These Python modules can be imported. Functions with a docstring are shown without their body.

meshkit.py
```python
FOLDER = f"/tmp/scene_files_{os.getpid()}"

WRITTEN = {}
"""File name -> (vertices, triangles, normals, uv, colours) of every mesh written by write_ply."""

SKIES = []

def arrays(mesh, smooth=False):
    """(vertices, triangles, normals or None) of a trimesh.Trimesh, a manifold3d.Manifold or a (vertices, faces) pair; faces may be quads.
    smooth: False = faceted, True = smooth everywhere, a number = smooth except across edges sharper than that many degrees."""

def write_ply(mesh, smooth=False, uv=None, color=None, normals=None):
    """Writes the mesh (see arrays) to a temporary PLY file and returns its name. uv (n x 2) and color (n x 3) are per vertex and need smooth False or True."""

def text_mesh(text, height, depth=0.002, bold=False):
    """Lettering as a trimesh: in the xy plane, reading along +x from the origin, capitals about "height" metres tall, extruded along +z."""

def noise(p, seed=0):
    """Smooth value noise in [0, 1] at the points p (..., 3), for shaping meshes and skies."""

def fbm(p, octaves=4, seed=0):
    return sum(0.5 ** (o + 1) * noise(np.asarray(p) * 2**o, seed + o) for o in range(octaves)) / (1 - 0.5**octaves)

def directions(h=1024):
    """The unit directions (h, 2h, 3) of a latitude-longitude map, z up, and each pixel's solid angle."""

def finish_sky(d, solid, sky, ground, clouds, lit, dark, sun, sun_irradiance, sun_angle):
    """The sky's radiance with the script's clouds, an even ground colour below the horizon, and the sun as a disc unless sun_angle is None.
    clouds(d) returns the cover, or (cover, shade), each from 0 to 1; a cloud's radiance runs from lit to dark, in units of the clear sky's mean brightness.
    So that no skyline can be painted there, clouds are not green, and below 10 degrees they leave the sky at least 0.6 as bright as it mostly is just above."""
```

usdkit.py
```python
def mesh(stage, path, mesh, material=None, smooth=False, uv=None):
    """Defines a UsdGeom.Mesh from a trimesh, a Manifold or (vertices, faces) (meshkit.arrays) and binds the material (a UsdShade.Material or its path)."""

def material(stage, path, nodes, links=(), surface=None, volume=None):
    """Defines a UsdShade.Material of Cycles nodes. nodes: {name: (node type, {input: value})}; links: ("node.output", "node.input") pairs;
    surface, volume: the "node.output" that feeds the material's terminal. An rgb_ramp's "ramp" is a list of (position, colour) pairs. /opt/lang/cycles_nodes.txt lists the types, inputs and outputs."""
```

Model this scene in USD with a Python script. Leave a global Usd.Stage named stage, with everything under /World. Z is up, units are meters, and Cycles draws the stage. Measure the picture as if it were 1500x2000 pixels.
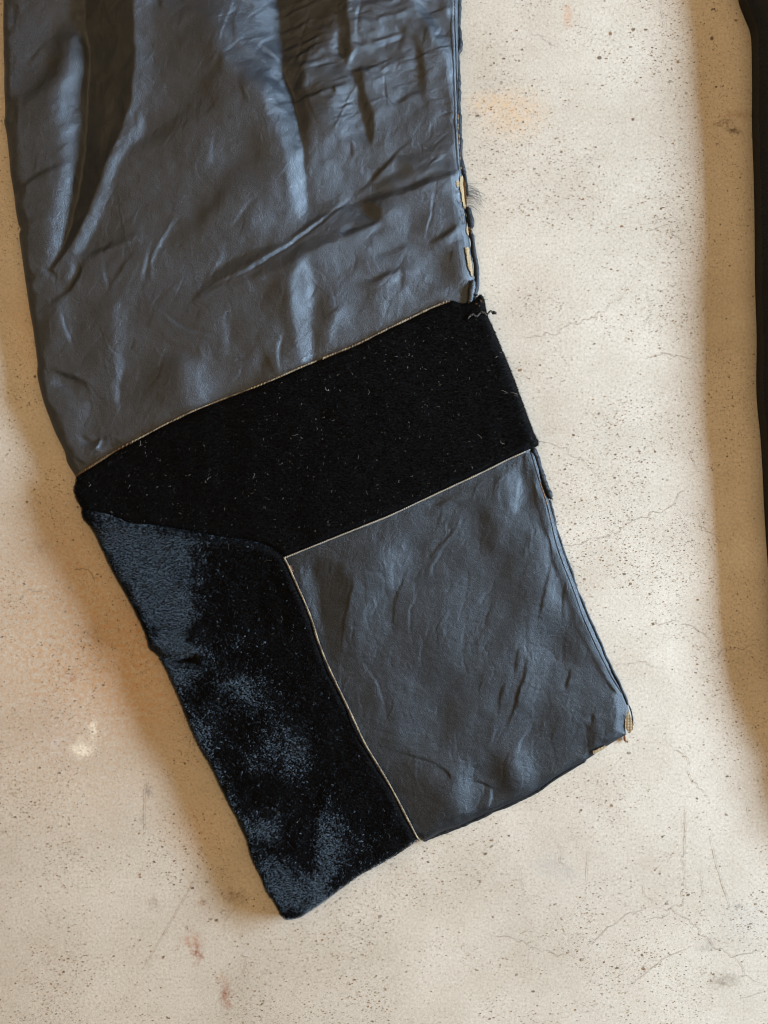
import math, random, numpy as np, trimesh, shapely, usdkit, meshkit
from shapely.geometry import Polygon, LineString, Point
from scipy.spatial import Delaunay, cKDTree
from scipy.ndimage import gaussian_filter, map_coordinates
from pxr import Usd, UsdGeom, UsdLux, UsdShade, Gf, Vt, Sdf

stage = Usd.Stage.CreateInMemory()
UsdGeom.SetStageUpAxis(stage, UsdGeom.Tokens.z); UsdGeom.SetStageMetersPerUnit(stage, 1.0)
world = UsdGeom.Xform.Define(stage, '/World'); UsdGeom.Scope.Define(stage, '/World/Looks')
stage.SetDefaultPrim(world.GetPrim())

# ------------------------------------------------------------------ camera
S = 0.00025                       # metres on the floor per unit of the plan (the plan is 1500 x 2000 units)
CAM_H = 0.46
cam = UsdGeom.Camera.Define(stage, '/World/camera')
cam.AddTranslateOp().Set(Gf.Vec3d(0, 0, CAM_H))
cam.CreateHorizontalApertureAttr(24.0); cam.CreateVerticalApertureAttr(32.0)
cam.CreateFocalLengthAttr(24.0 * CAM_H / (1500 * S))
cam.CreateClippingRangeAttr(Gf.Vec2f(0.02, 20))
cam.CreateExposureAttr(0.08)

# ------------------------------------------------------------------ lights: daylight through a window on the right, added overhead fill for warm room bounce
def rect_light(name, pos, target, w, h, color, intensity):
    l = UsdLux.RectLight.Define(stage, '/World/' + name)
    d = (Gf.Vec3d(*target) - Gf.Vec3d(*pos)).GetNormalized()
    z = -d; up = Gf.Vec3d(0, 0, 1) if abs(d[2]) < .95 else Gf.Vec3d(0, 1, 0)
    x = Gf.Cross(up, z).GetNormalized(); y = Gf.Cross(z, x)
    l.AddTransformOp().Set(Gf.Matrix4d(x[0], x[1], x[2], 0, y[0], y[1], y[2], 0, z[0], z[1], z[2], 0, *pos, 1))
    l.CreateWidthAttr(w); l.CreateHeightAttr(h); l.CreateColorAttr(Gf.Vec3f(*color)); l.CreateIntensityAttr(intensity); l.CreateNormalizeAttr(False)
    return l
rect_light('window_light', (1.22, 0.12, 0.39), (0, 0, 0), 0.95, 0.21, (0.74, 0.945, 1.14), 86.0)
rect_light('room_bounce_fill', (-0.2, 0.3, 1.7), (-0.2, 0.3, 0), 4.4, 4.4, (1.0, 0.67, 0.36), 0.92)

# ------------------------------------------------------------------ helpers
used = {}
def numbered(path):
    n = used.get(path, 0); used[path] = n + 1
    return path if n == 0 else f'{path}_{n:03d}'
def data(prim, label=None, cat=None, group=None, kind=None):
    for k, v in (('label', label), ('category', cat), ('group', group), ('kind', kind)):
        if v: prim.SetCustomDataByKey(k, v)
    return prim
def obj(name, mesh, mat, parent='/World', smooth=True, **kw):
    p = numbered(f'{parent}/{name}')
    return data(usdkit.mesh(stage, p, mesh, mat, smooth=smooth).GetPrim(), **kw)
def xform(name, **kw):
    return data(UsdGeom.Xform.Define(stage, numbered('/World/' + name)).GetPrim(), **kw)
def curves(name, strands, widths, mat, parent='/World', **kw):
    p = numbered(f'{parent}/{name}')
    c = UsdGeom.BasisCurves.Define(stage, p)
    c.CreateTypeAttr('linear')
    c.CreatePointsAttr(Vt.Vec3fArray.FromNumpy(np.concatenate(strands).astype(np.float32) if isinstance(strands, list) else strands.reshape(-1, 3).astype(np.float32)))
    cnt = [len(s) for s in strands] if isinstance(strands, list) else np.full(strands.shape[0], strands.shape[1])
    c.CreateCurveVertexCountsAttr(Vt.IntArray.FromNumpy(np.asarray(cnt, np.int32)))
    c.CreateWidthsAttr(Vt.FloatArray.FromNumpy(np.asarray(widths, np.float32))); c.SetWidthsInterpolation('vertex')
    UsdShade.MaterialBindingAPI.Apply(c.GetPrim()).Bind(mat)
    return data(c.GetPrim(), **kw)
def W(x, y, z, ref=0.0):
    """plan units to metres; ref is the height at which a thing's outline is measured"""
    k = S * (CAM_H - ref) / CAM_H
    return np.stack([(np.asarray(x, float) - 750) * k, (1000 - np.asarray(y, float)) * k, np.broadcast_to(np.asarray(z, float), np.shape(x))], -1)
def mat(name, nodes, links, surface='p.BSDF'):
    return usdkit.material(stage, '/World/Looks/' + name, nodes, links, surface=surface)
def smoothline(pts, n=8):
    """Catmull-Rom through pts"""
    p = np.asarray(pts, float); q = np.vstack([2 * p[0] - p[1], p, 2 * p[-1] - p[-2]]); out = []
    for i in range(len(p) - 1):
        a, b, c, d = q[i:i + 4]
        t = np.linspace(0, 1, n, endpoint=False)[:, None]
        out.append(.5 * (2 * b + (c - a) * t + (2 * a - 5 * b + 4 * c - d) * t**2 + (3 * b - a - 3 * c + d) * t**3))
    return np.vstack(out + [p[-1:]])
def tube(pts, r, n=8, cap=True):
    pts = np.asarray(pts, float); r = np.broadcast_to(r, len(pts)).astype(float)
    t = np.gradient(pts, axis=0); t /= np.maximum(np.linalg.norm(t, axis=1, keepdims=True), 1e-12)
    up = np.array([0, 0, 1.0]); a = np.cross(t, up); bad = np.linalg.norm(a, axis=1) < 1e-3; a[bad] = np.cross(t[bad], [1, 0, 0])
    a /= np.linalg.norm(a, axis=1, keepdims=True); b = np.cross(a, t)
    th = np.linspace(0, 2 * math.pi, n, endpoint=False)
    v = pts[:, None] + r[:, None, None] * (np.cos(th)[None, :, None] * a[:, None] + np.sin(th)[None, :, None] * b[:, None])
    m = len(pts); idx = np.arange(m * n).reshape(m, n); nx = np.roll(idx, -1, 1)
    f = np.stack([idx[:-1], idx[1:], nx[1:], nx[:-1]], -1).reshape(-1, 4)
    f = np.vstack([f[:, [0, 2, 1]], f[:, [0, 3, 2]]])
    v = v.reshape(-1, 3)
    if cap:
        v = np.vstack([v, pts[:1], pts[-1:]])
        f = np.vstack([f, [[m * n, idx[0, j], nx[0, j]] for j in range(n)], [[m * n + 1, nx[-1, j], idx[-1, j]] for j in range(n)]])
    return v, f
def join(parts):
    vs, fs, n = [], [], 0
    for v, f in parts:
        vs.append(v); fs.append(np.asarray(f) + n); n += len(v)
    return np.vstack(vs), np.vstack(fs)
def nz(x, y, scale, seed, octaves=3):
    p = np.stack([np.asarray(x, float) / scale, np.asarray(y, float) / scale, np.full(np.shape(x), seed * 7.31)], -1)
    return meshkit.fbm(p, octaves, seed) * 2 - 1

# ------------------------------------------------------------------ materials
def fabric(name, c0, c1, rough, spec=.55, weave=1.0):
    return mat(name, {
        'g': ('texture_coordinate', {}),
        'n1': ('noise_texture', {'scale': 55.0, 'detail': 4.0}),
        'r1': ('rgb_ramp', {'ramp': [(0.3, c0), (0.7, c1)]}),
        'n2': ('noise_texture', {'scale': 3400.0, 'detail': 2.0, 'roughness': .6}), 'sp': ('map_range', {'from_min': .32, 'from_max': .68, 'to_min': .05 * spec, 'to_max': 1.95 * spec}),
        'n3': ('noise_texture', {'scale': 330.0, 'detail': 7.0, 'roughness': .74, 'distortion': .8}),
        'b1': ('bump', {'strength': 0.6 * weave, 'distance': 0.0003}),
        'b2': ('bump', {'strength': 0.42, 'distance': 0.0008}),
        'rr': ('map_range', {'from_min': .3, 'from_max': .7, 'to_min': rough - .08, 'to_max': rough + .06}),
        'p': ('principled_bsdf', {'specular_ior_level': 0.9, 'sheen_weight': .0, 'sheen_roughness': .4, 'sheen_tint': (.7, .8, 1.0), 'specular_tint': (.80, .89, 1.0)}),
    }, [('g.object', 'n1.vector'), ('g.object', 'n2.vector'), ('g.object', 'n3.vector'), ('n1.fac', 'r1.fac'), ('r1.color', 'p.base_color'),
        ('n3.fac', 'b2.height'), ('n2.fac', 'b1.height'), ('b2.normal', 'b1.normal'), ('b1.normal', 'p.normal'), ('n2.fac', 'rr.value'), ('rr.result', 'p.roughness'), ('n2.fac', 'sp.value'), ('sp.result', 'p.specular_ior_level')])
M_glazed = fabric('glazed_cotton', (.0100, .0132, .0190), (.0155, .0198, .0275), .39, .80)
M_lining = fabric('lining_cotton', (.0058, .0074, .0098), (.0090, .0110, .0142), .40, .48)
M_edge = fabric('bound_edge_cotton', (.006, .0075, .0095), (.0105, .0125, .0155), .5, .30)
M_dark = fabric('dark_cloth', (.0030, .0030, .0034), (.0050, .0050, .0056), .6, .35)
M_velvet = mat('velvet_ground', {'p': ('principled_bsdf', {'base_color': (.0025, .0025, .003), 'roughness': .9, 'specular_ior_level': .08})}, [])
M_pile = mat('velvet_pile', {'p': ('principled_bsdf', {'base_color': (.0038, .0046, .0062), 'roughness': .36, 'specular_ior_level': 1.0, 'specular_tint': (.75, .88, 1.0)})}, [])
def plain(name, c, r=.7, spec=.3, **kw):
    return mat(name, {'p': ('principled_bsdf', {'base_color': c, 'roughness': r, 'specular_ior_level': spec, **kw})}, [])
M_gold = mat('tarnished_cord', {'g': ('texture_coordinate', {}), 'n': ('noise_texture', {'scale': 260.0, 'detail': 3.0}), 'r': ('rgb_ramp', {'ramp': [(.35, (.07, .048, .027)), (.62, (.25, .20, .125))]}),
    'p': ('principled_bsdf', {'roughness': .45, 'specular_ior_level': .6})}, [('g.object', 'n.vector'), ('n.fac', 'r.fac'), ('r.color', 'p.base_color')])
M_olddim = plain('dull_brown_cord', (.10, .062, .032), .7)
M_silver = plain('pale_cord', (.27, .25, .21), .5, .5)
M_tan = mat('tan_interfacing', {'g': ('texture_coordinate', {}), 'w': ('wave_texture', {'scale': 420.0, 'distortion': 2.0, 'bands_direction': 'x'}), 'w2': ('wave_texture', {'scale': 420.0, 'distortion': 2.0, 'bands_direction': 'y'}),
    'm': ('math', {'math_type': 'multiply'}), 'r': ('rgb_ramp', {'ramp': [(.0, (.17, .12, .065)), (.5, (.36, .28, .17))]}), 'b': ('bump', {'strength': .6, 'distance': .0003}),
    'p': ('principled_bsdf', {'roughness': .85, 'specular_ior_level': .2})},
    [('g.object', 'w.vector'), ('g.object', 'w2.vector'), ('w.fac', 'm.value1'), ('w2.fac', 'm.value2'), ('m.value', 'r.fac'), ('r.color', 'p.base_color'), ('m.value', 'b.height'), ('b.normal', 'p.normal')])
M_thread = plain('black_thread', (.010, .012, .014), .5)
M_greythread = plain('grey_thread', (.045, .042, .043), .6)
M_rust = plain('rust_thread', (.20, .085, .03), .8)
M_lint = plain('pale_lint', (.42, .39, .34), .8)
M_lintdim = plain('dim_lint', (.11, .105, .095), .8)

# floor
def v3(x, y): return tuple(W(x, y, 0))
stains_and_shade = [(140, 1260, 340, 360, (.45, .29, .165), .60), (235, 1330, 150, 130, (.50, .29, .14), .30), (300, 1230, 60, 60, (.48, .26, .12), .3), (70, 640, 60, 120, (.52, .33, .17), .3), (380, 1620, 80, 70, (.45, .30, .18), .3),   # x, y, rx, ry, colour, strength, edge noise; first paints warm shade, rest of row shade and staining
    (1000, 222, 75, 55, (.60, .36, .16), .38), (955, 200, 60, 22, (.60, .38, .18), .25), (1108, 30, 9, 28, (.50, .26, .14), .45),
    (160, 1463, 26, 22, (.86, .80, .66), .85), (182, 1425, 9, 24, (.86, .80, .66), .75), (107, 1450, 9, 9, (.66, .60, .62), .6),
    (375, 1838, 26, 22, (.36, .19, .12), .5), (386, 1862, 12, 22, (.25, .105, .065), .85), (436, 1912, 16, 14, (.34, .18, .11), .5), (441, 1945, 14, 28, (.27, .125, .08), .8),
    (1432, 255, 16, 12, (.07, .045, .025), .8), (1412, 240, 24, 6, (.10, .07, .045), .6), (1440, 225, 36, 12, (.22, .13, .06), .4),
    (1415, 1915, 34, 18, (.20, .17, .13), .6), (1380, 1848, 26, 16, (.30, .28, .25), .5), (1443, 1772, 13, 11, (.20, .18, .16), .75),
    (1075, 1690, 40, 24, (.36, .36, .37), .35), (1110, 1710, 30, 18, (.36, .36, .37), .3), (1450, 1800, 60, 60, (.40, .40, .38), .35),
    (460, 1750, 26, 20, (.16, .11, .07), .55), (300, 1765, 12, 16, (.25, .20, .17), .5), (438, 1783, 9, 7, (.2, .17, .15), .6), (395, 1763, 14, 8, (.28, .16, .10), .5),
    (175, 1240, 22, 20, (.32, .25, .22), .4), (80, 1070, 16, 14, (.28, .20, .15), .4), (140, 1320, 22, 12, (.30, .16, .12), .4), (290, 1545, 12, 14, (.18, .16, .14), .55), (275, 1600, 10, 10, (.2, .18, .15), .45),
    (1150, 310, 14, 10, (.35, .32, .30), .5), (935, 225, 8, 8, (.25, .24, .23), .7), (120, 1420, 120, 90, (.42, .35, .31), .25),
]
nodes = {
    'g': ('geometry', {}),
    'nA': ('noise_texture', {'scale': 9.0, 'detail': 5.0, 'roughness': .6}), 'rA': ('rgb_ramp', {'ramp': [(.3, (.46, .425, .37)), (.5, (.515, .48, .425)), (.72, (.575, .545, .49))]}),
    'nB': ('noise_texture', {'scale': 760.0, 'detail': 5.0, 'roughness': .82}), 'rB': ('rgb_ramp', {'ramp': [(.28, (.50, .47, .43)), (.44, (.92, .91, .89)), (.56, (1.02, 1.02, 1.01)), (.74, (1.3, 1.28, 1.24))]}),
    'mB': ('mix_color', {'blend_type': 'multiply', 'fac': 1.0, 'use_clamp': False}),
    'nC': ('noise_texture', {'scale': 34.0, 'detail': 6.0, 'roughness': .7}), 'rC': ('rgb_ramp', {'ramp': [(.36, (.74, .69, .62)), (.58, (1, 1, 1))]}),
    'mC': ('mix_color', {'blend_type': 'multiply', 'fac': .32}),
    'nW': ('noise_texture', {'scale': 300.0, 'detail': 4.0, 'roughness': .7}), 'wS': ('vector_math', {'math_type': 'subtract', 'vector2': (.5, .5, .5)}), 'wM': ('vector_math', {'math_type': 'scale', 'scale': .012}), 'wA': ('vector_math', {'math_type': 'add'}),
    'nS': ('noise_texture', {'scale': 420.0, 'detail': 5.0, 'roughness': .8}), 'rS': ('map_range', {'from_min': .42, 'from_max': .58, 'to_min': .25, 'to_max': 1.3, 'clamp': True}),
    'bu': ('bump', {'strength': .35, 'distance': .0003}),
    'p': ('principled_bsdf', {'roughness': .50, 'specular_ior_level': .32}),
}
links = [('g.position', 'nA.vector'), ('g.position', 'nB.vector'), ('g.position', 'nC.vector'), ('g.position', 'nW.vector'), ('g.position', 'nS.vector'), ('nS.fac', 'rS.value'), ('nA.fac', 'rA.fac'), ('nB.fac', 'rB.fac'), ('nC.fac', 'rC.fac'),
         ('rA.color', 'mB.a'), ('rB.color', 'mB.b'), ('mB.result', 'mC.a'), ('rC.color', 'mC.b'),
         ('nW.color', 'wS.vector1'), ('wS.vector', 'wM.vector1'), ('wM.vector', 'wA.vector2'), ('g.position', 'wA.vector1'), ('nB.fac', 'bu.height'), ('bu.normal', 'p.normal')]
last = 'mC.result'
for i, (x, y, rx, ry, c, s) in enumerate(stains_and_shade):
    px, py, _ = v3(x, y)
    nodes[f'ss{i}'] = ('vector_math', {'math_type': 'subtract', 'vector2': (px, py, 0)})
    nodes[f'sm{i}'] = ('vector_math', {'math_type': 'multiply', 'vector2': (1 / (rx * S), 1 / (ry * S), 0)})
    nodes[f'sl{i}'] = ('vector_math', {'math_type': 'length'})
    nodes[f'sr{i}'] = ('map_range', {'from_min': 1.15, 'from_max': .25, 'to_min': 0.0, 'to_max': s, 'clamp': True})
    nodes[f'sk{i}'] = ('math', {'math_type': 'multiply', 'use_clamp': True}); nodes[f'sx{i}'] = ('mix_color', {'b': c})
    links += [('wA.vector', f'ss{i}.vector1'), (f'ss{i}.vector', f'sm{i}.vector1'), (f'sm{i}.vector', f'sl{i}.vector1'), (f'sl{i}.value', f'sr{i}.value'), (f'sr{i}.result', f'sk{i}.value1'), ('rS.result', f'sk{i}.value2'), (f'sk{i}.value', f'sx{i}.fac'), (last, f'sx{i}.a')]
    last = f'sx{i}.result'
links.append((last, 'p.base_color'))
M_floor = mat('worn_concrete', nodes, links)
M_speck = [plain('dark_speck', (.15, .125, .10), .8), plain('grey_speck', (.26, .235, .20), .8), plain('brown_speck', (.23, .15, .095), .8)]
M_crack = plain('crack_dirt', (.32, .285, .245), .9)
M_scratch = plain('scratch_mark', (.38, .33, .28), .8)

# ------------------------------------------------------------------ the floor
F = 1.6
fl = obj('floor', (np.array([[-F, -F, 0], [F, -F, 0], [F, F, 0], [-F, F, 0]]), np.array([[0, 1, 2, 3]])), M_floor, smooth=False, kind='structure', label='worn pale concrete floor with dark specks, hairline cracks and rust staining', cat='floor')
rng = np.random.default_rng(5)
def blobs(xy, r, z):
    """small irregular flat chips"""
    n = 7; out_v, out_f = [], []
    m = len(xy); th = np.linspace(0, 2 * math.pi, n, endpoint=False)[None] + rng.uniform(0, 6, (m, 1))
    rad = r[:, None] * rng.uniform(.55, 1.35, (m, n)); st = rng.uniform(.6, 1.0, (m, 1)); a = rng.uniform(0, math.pi, (m, 1))
    u = rad * np.cos(th); v = rad * np.sin(th) * st
    x = xy[:, :1] + u * np.cos(a) - v * np.sin(a); y = xy[:, 1:] + u * np.sin(a) + v * np.cos(a)
    V = W(x, y, z).reshape(-1, 3); base = np.arange(m)[:, None, None] * n
    tri = np.array([[0, k + 1, k] for k in range(1, n - 1)])[None]
    return V, (base + tri).reshape(-1, 3)
N = 110000
xy = rng.uniform([-60, -60], [1560, 2060], (N, 2))
dens = .40 + 1.3 * nz(xy[:, 0], xy[:, 1], 120, 3) + .6 * nz(xy[:, 0], xy[:, 1], 40, 4)
xy = xy[rng.uniform(0, 1, N) < np.clip(dens, .10, 1)]
r = np.clip(rng.lognormal(math.log(.70), .40, len(xy)), .5, 4)
which = rng.choice(3, len(xy), p=[.42, .38, .20])
for k in range(3):
    obj('speckle', blobs(xy[which == k], r[which == k], .00012 + .00002 * k), M_speck[k], str(fl.GetPath()), smooth=False, kind='stuff')
big = np.array([(1363, 1172), (1237, 233), (1233, 92), (1262, 58), (1172, 112), (1238, 58), (1193, 66), (933, 226), (1390, 75), (1391, 18), (1325, 121), (1341, 182), (1395, 18), (1437, 40), (1270, 1160), (1195, 1573), (962, 1652), (948, 1667), (1136, 1582), (1345, 1748), (1303, 1765), (1334, 1728), (1258, 1892), (1206, 1890), (1110, 1860), (1137, 1875), (1042, 1936), (405, 1722), (377, 1734), (434, 1745), (412, 1795), (423, 1797), (366, 1810), (274, 1836), (295, 1847), (693, 1913), (320, 1868), (363, 1658), (397, 1590), (420, 1590), (340, 1590), (1440, 1160), (1470, 160), (1398, 170), (1290, 680), (1010, 60), (985, 115), (1020, 97), (90, 925), (53, 980), (48, 1140), (230, 1212), (135, 1148), (290, 1650), (1225, 1448), (1230, 1470)], float)
extra = rng.uniform([0, 0], [1500, 2000], (20, 2))
big = np.vstack([big, extra]); rb = np.concatenate([rng.uniform(2.0, 3.6, len(big) - len(extra)), rng.uniform(2.0, 3.4, len(extra))])
wb = rng.choice(3, len(big), p=[.45, .30, .25])
for k in range(3):
    obj('pit', blobs(big[wb == k], rb[wb == k], .00020), M_speck[k], str(fl.GetPath()), smooth=False, kind='stuff')
def ribbon(pts, w, z=.00024, jag=2.2, seed=0):
    g = np.random.default_rng(seed); p = np.asarray(pts, float)
    d = np.concatenate([[0], np.cumsum(np.linalg.norm(np.diff(p, axis=0), axis=1))]); t = np.arange(0, d[-1], 4.0)
    q = np.stack([np.interp(t, d, p[:, 0]), np.interp(t, d, p[:, 1])], 1) + gaussian_filter(g.normal(0, jag * 1.6, (len(t), 2)), (0.9, 0))
    tg = np.gradient(q, axis=0); nrm = np.stack([-tg[:, 1], tg[:, 0]], 1); nrm /= np.linalg.norm(nrm, axis=1, keepdims=True)
    ww = w * .5 * np.clip(g.uniform(.25, 1.3, len(t)), .2, 2) * np.minimum(1, np.minimum(t + 3, d[-1] - t + 3) / 40)
    a, b = q + nrm * ww[:, None], q - nrm * ww[:, None]
    v = np.vstack([W(a[:, 0], a[:, 1], z), W(b[:, 0], b[:, 1], z)]); m = len(t); i = np.arange(m - 1)
    return v, np.vstack([np.stack([i, i + 1, i + m], 1), np.stack([i + 1, i + 1 + m, i + m], 1)])
cracks = [
    [(1040, 1080), (1110, 1062), (1180, 1050), (1250, 1012), (1320, 985), (1345, 935)], [(1250, 700), (1300, 692), (1345, 700), (1370, 715)], [(1250, 650), (1270, 615), (1265, 560)],
    [(1000, 870), (1060, 860), (1110, 880), (1180, 940)], [(1320, 985), (1355, 1010), (1385, 1040), (1420, 1060), (1430, 1080)], [(1250, 1225), (1320, 1215), (1370, 1235), (1410, 1275)],
    [(1370, 1290), (1420, 1270), (1460, 1262), (1500, 1255)], [(1330, 870), (1355, 885), (1365, 915), (1345, 935)],
    [(950, 1822), (1000, 1828), (1040, 1850), (1080, 1862), (1130, 1870)], [(1140, 1850), (1190, 1812), (1230, 1785), (1275, 1770)], [(1255, 1705), (1260, 1745), (1280, 1768)], [(1270, 1775), (1315, 1778), (1350, 1800), (1385, 1838), (1430, 1870), (1500, 1850)],
    [(1335, 1650), (1338, 1720), (1330, 1760), (1300, 1790), (1250, 1800)], [(1430, 1855), (1450, 1900), (1500, 1925)], [(470, 1830), (478, 1870), (480, 1920)], [(1230, 560), (1180, 610), (1080, 650), (1010, 660)],
    [(1255, 455), (1300, 440), (1330, 470), (1320, 500)], [(1240, 430), (1275, 437), (1310, 425), (1350, 445)], [(1195, 60), (1180, 80), (1150, 70)], [(1060, 70), (1085, 90), (1050, 70), (1030, 50)], [(1390, 235), (1402, 245), (1418, 252)],
    [(1190, 1300), (1250, 1290), (1300, 1310)], [(1300, 1450), (1340, 1480), (1350, 1520), (1390, 1560)], [(1010, 1690), (1025, 1730), (1020, 1760)], [(1085, 1640), (1105, 1690), (1112, 1715)], [(20, 1180), (60, 1150), (110, 1160)], [(60, 700), (75, 690)]]
for i, c in enumerate(cracks):
    obj('crack', ribbon(c, .95, jag=3.0, seed=i), M_crack, str(fl.GetPath()), smooth=False)
scr = [[(395, 1690), (370, 1740), (335, 1800), (300, 1860), (275, 1900)], [(1385, 1620), (1400, 1690), (1420, 1750), (1427, 1780)], [(1340, 1560), (1338, 1690)], [(1455, 1550), (1468, 1620)], [(1370, 1690), (1375, 1760)], [(470, 1760), (440, 1800), (440, 1830)], [(600, 1820), (585, 1860)], [(1150, 1650), (1146, 1730)], [(980, 1590), (975, 1620)], [(1440, 1952), (1500, 1935)], [(285, 1515), (283, 1640)], [(1225, 1930), (1300, 1870), (1360, 1845)], [(1365, 985), (1385, 1030)], [(1290, 0), (1300, 60)]]
for i, c in enumerate(scr):
    obj('scratch', ribbon(c, 1.3, z=.00028, jag=.5, seed=90 + i), M_scratch, str(fl.GetPath()), smooth=False)

# ------------------------------------------------------------------ outlines of the garment, in plan units
left_top = [(2, -90), (4, -30), (5, 60), (6, 150), (8, 220), (6, 236), (11, 262), (18, 330), (26, 385), (33, 432), (38, 446), (36, 462), (44, 520), (54, 590), (64, 650), (70, 700), (71, 735), (84, 785), (103, 838), (123, 880), (130, 905), (148, 934)]
cord_top = [(148, 934), (190, 908), (235, 880), (280, 857), (340, 826), (410, 795), (480, 768), (540, 745), (600, 718), (650, 697), (700, 676), (760, 645), (820, 615), (850, 601), (882, 588)]
right_top = [(882, 588), (905, 596), (918, 610), (929, 588), (928, 548), (922, 500), (915, 450), (909, 400), (903, 340), (899, 260), (897, 200), (896, 100), (895, -90)]
upper_poly = smoothline(left_top).tolist() + smoothline(cord_top).tolist()[1:] + smoothline(right_top[:3]).tolist()[1:] + smoothline(right_top[3:]).tolist()
band_right = [(882, 588), (905, 594), (928, 584), (938, 574), (946, 582), (952, 612), (964, 640), (985, 690), (1006, 742), (1027, 800), (1044, 845), (1053, 868), (1030, 879)]
cord_low = [(1030, 879), (990, 897), (940, 922), (880, 950), (820, 978), (760, 1006), (700, 1030), (640, 1054), (600, 1070), (556, 1088)]
fold_top = [(556, 1088), (540, 1074), (515, 1063), (480, 1054), (440, 1050), (400, 1043), (370, 1037), (330, 1031), (300, 1026), (262, 1024), (240, 1015), (215, 1006), (185, 999), (160, 996)]
band_left = [(160, 996), (150, 978), (144, 958), (148, 938), (160, 928)]
band_poly = smoothline(cord_top).tolist() + smoothline(band_right).tolist()[1:] + smoothline(cord_low).tolist()[1:] + smoothline(fold_top).tolist()[1:] + smoothline(band_left[:-1]).tolist()[1:]
cord_side = [(556, 1088), (566, 1108), (580, 1140), (597, 1178), (610, 1212), (620, 1245), (634, 1282), (655, 1328), (678, 1376), (694, 1410), (712, 1448), (738, 1492), (760, 1530), (785, 1578), (803, 1612), (817, 1639)]
flap_bottom = [(817, 1639), (800, 1652), (770, 1672), (735, 1692), (705, 1708), (670, 1733), (635, 1760), (600, 1783), (585, 1792), (560, 1796), (548, 1788)]
flap_left = [(548, 1788), (536, 1765), (520, 1742), (508, 1712), (492, 1680), (480, 1640), (462, 1600), (448, 1573), (430, 1538), (412, 1500), (392, 1465), (374, 1428), (355, 1380), (338, 1340), (322, 1306), (305, 1278), (292, 1268), (284, 1240), (268, 1205), (248, 1166), (232, 1138), (213, 1103), (196, 1066), (180, 1034), (163, 1015), (158, 1000)]
flap_poly = smoothline(fold_top[::-1]).tolist() + smoothline(cord_side).tolist()[1:] + smoothline(flap_bottom).tolist()[1:] + smoothline(flap_left).tolist()[1:]
lin_right = [(1030, 879), (1046, 884), (1060, 930), (1072, 968), (1081, 1003), (1094, 1050), (1110, 1098), (1132, 1158), (1152, 1208), (1170, 1248), (1190, 1292), (1212, 1338), (1228, 1376), (1232, 1400), (1224, 1412), (1226, 1438)]
hem = [(1226, 1438), (1205, 1450), (1180, 1466), (1150, 1486), (1120, 1502), (1085, 1522), (1050, 1548), (1000, 1572), (950, 1594), (900, 1616), (860, 1630), (830, 1645), (817, 1639)]
lining_poly = smoothline(cord_low[::-1]).tolist() + smoothline(lin_right).tolist()[1:] + smoothline(hem).tolist()[1:] + smoothline(cord_side[::-1]).tolist()[1:]
P_upper, P_band, P_flap, P_lin = [Polygon(p).buffer(0) for p in (upper_poly, band_poly, flap_poly, lining_poly)]
silhouette = P_upper.union(P_band).union(P_flap).union(P_lin).buffer(2)
if silhouette.geom_type != 'Polygon': silhouette = max(silhouette.geoms, key=lambda g: g.area)
ring = silhouette.exterior.segmentize(2.0); ring_tree = cKDTree(np.array(ring.coords))
RING_TOP = -88
def edge_d(x, y):
    c = np.array(ring.coords); c = c[c[:, 1] > RING_TOP + 6]
    return cKDTree(c).query(np.stack([x, y], -1))[0]

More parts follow.
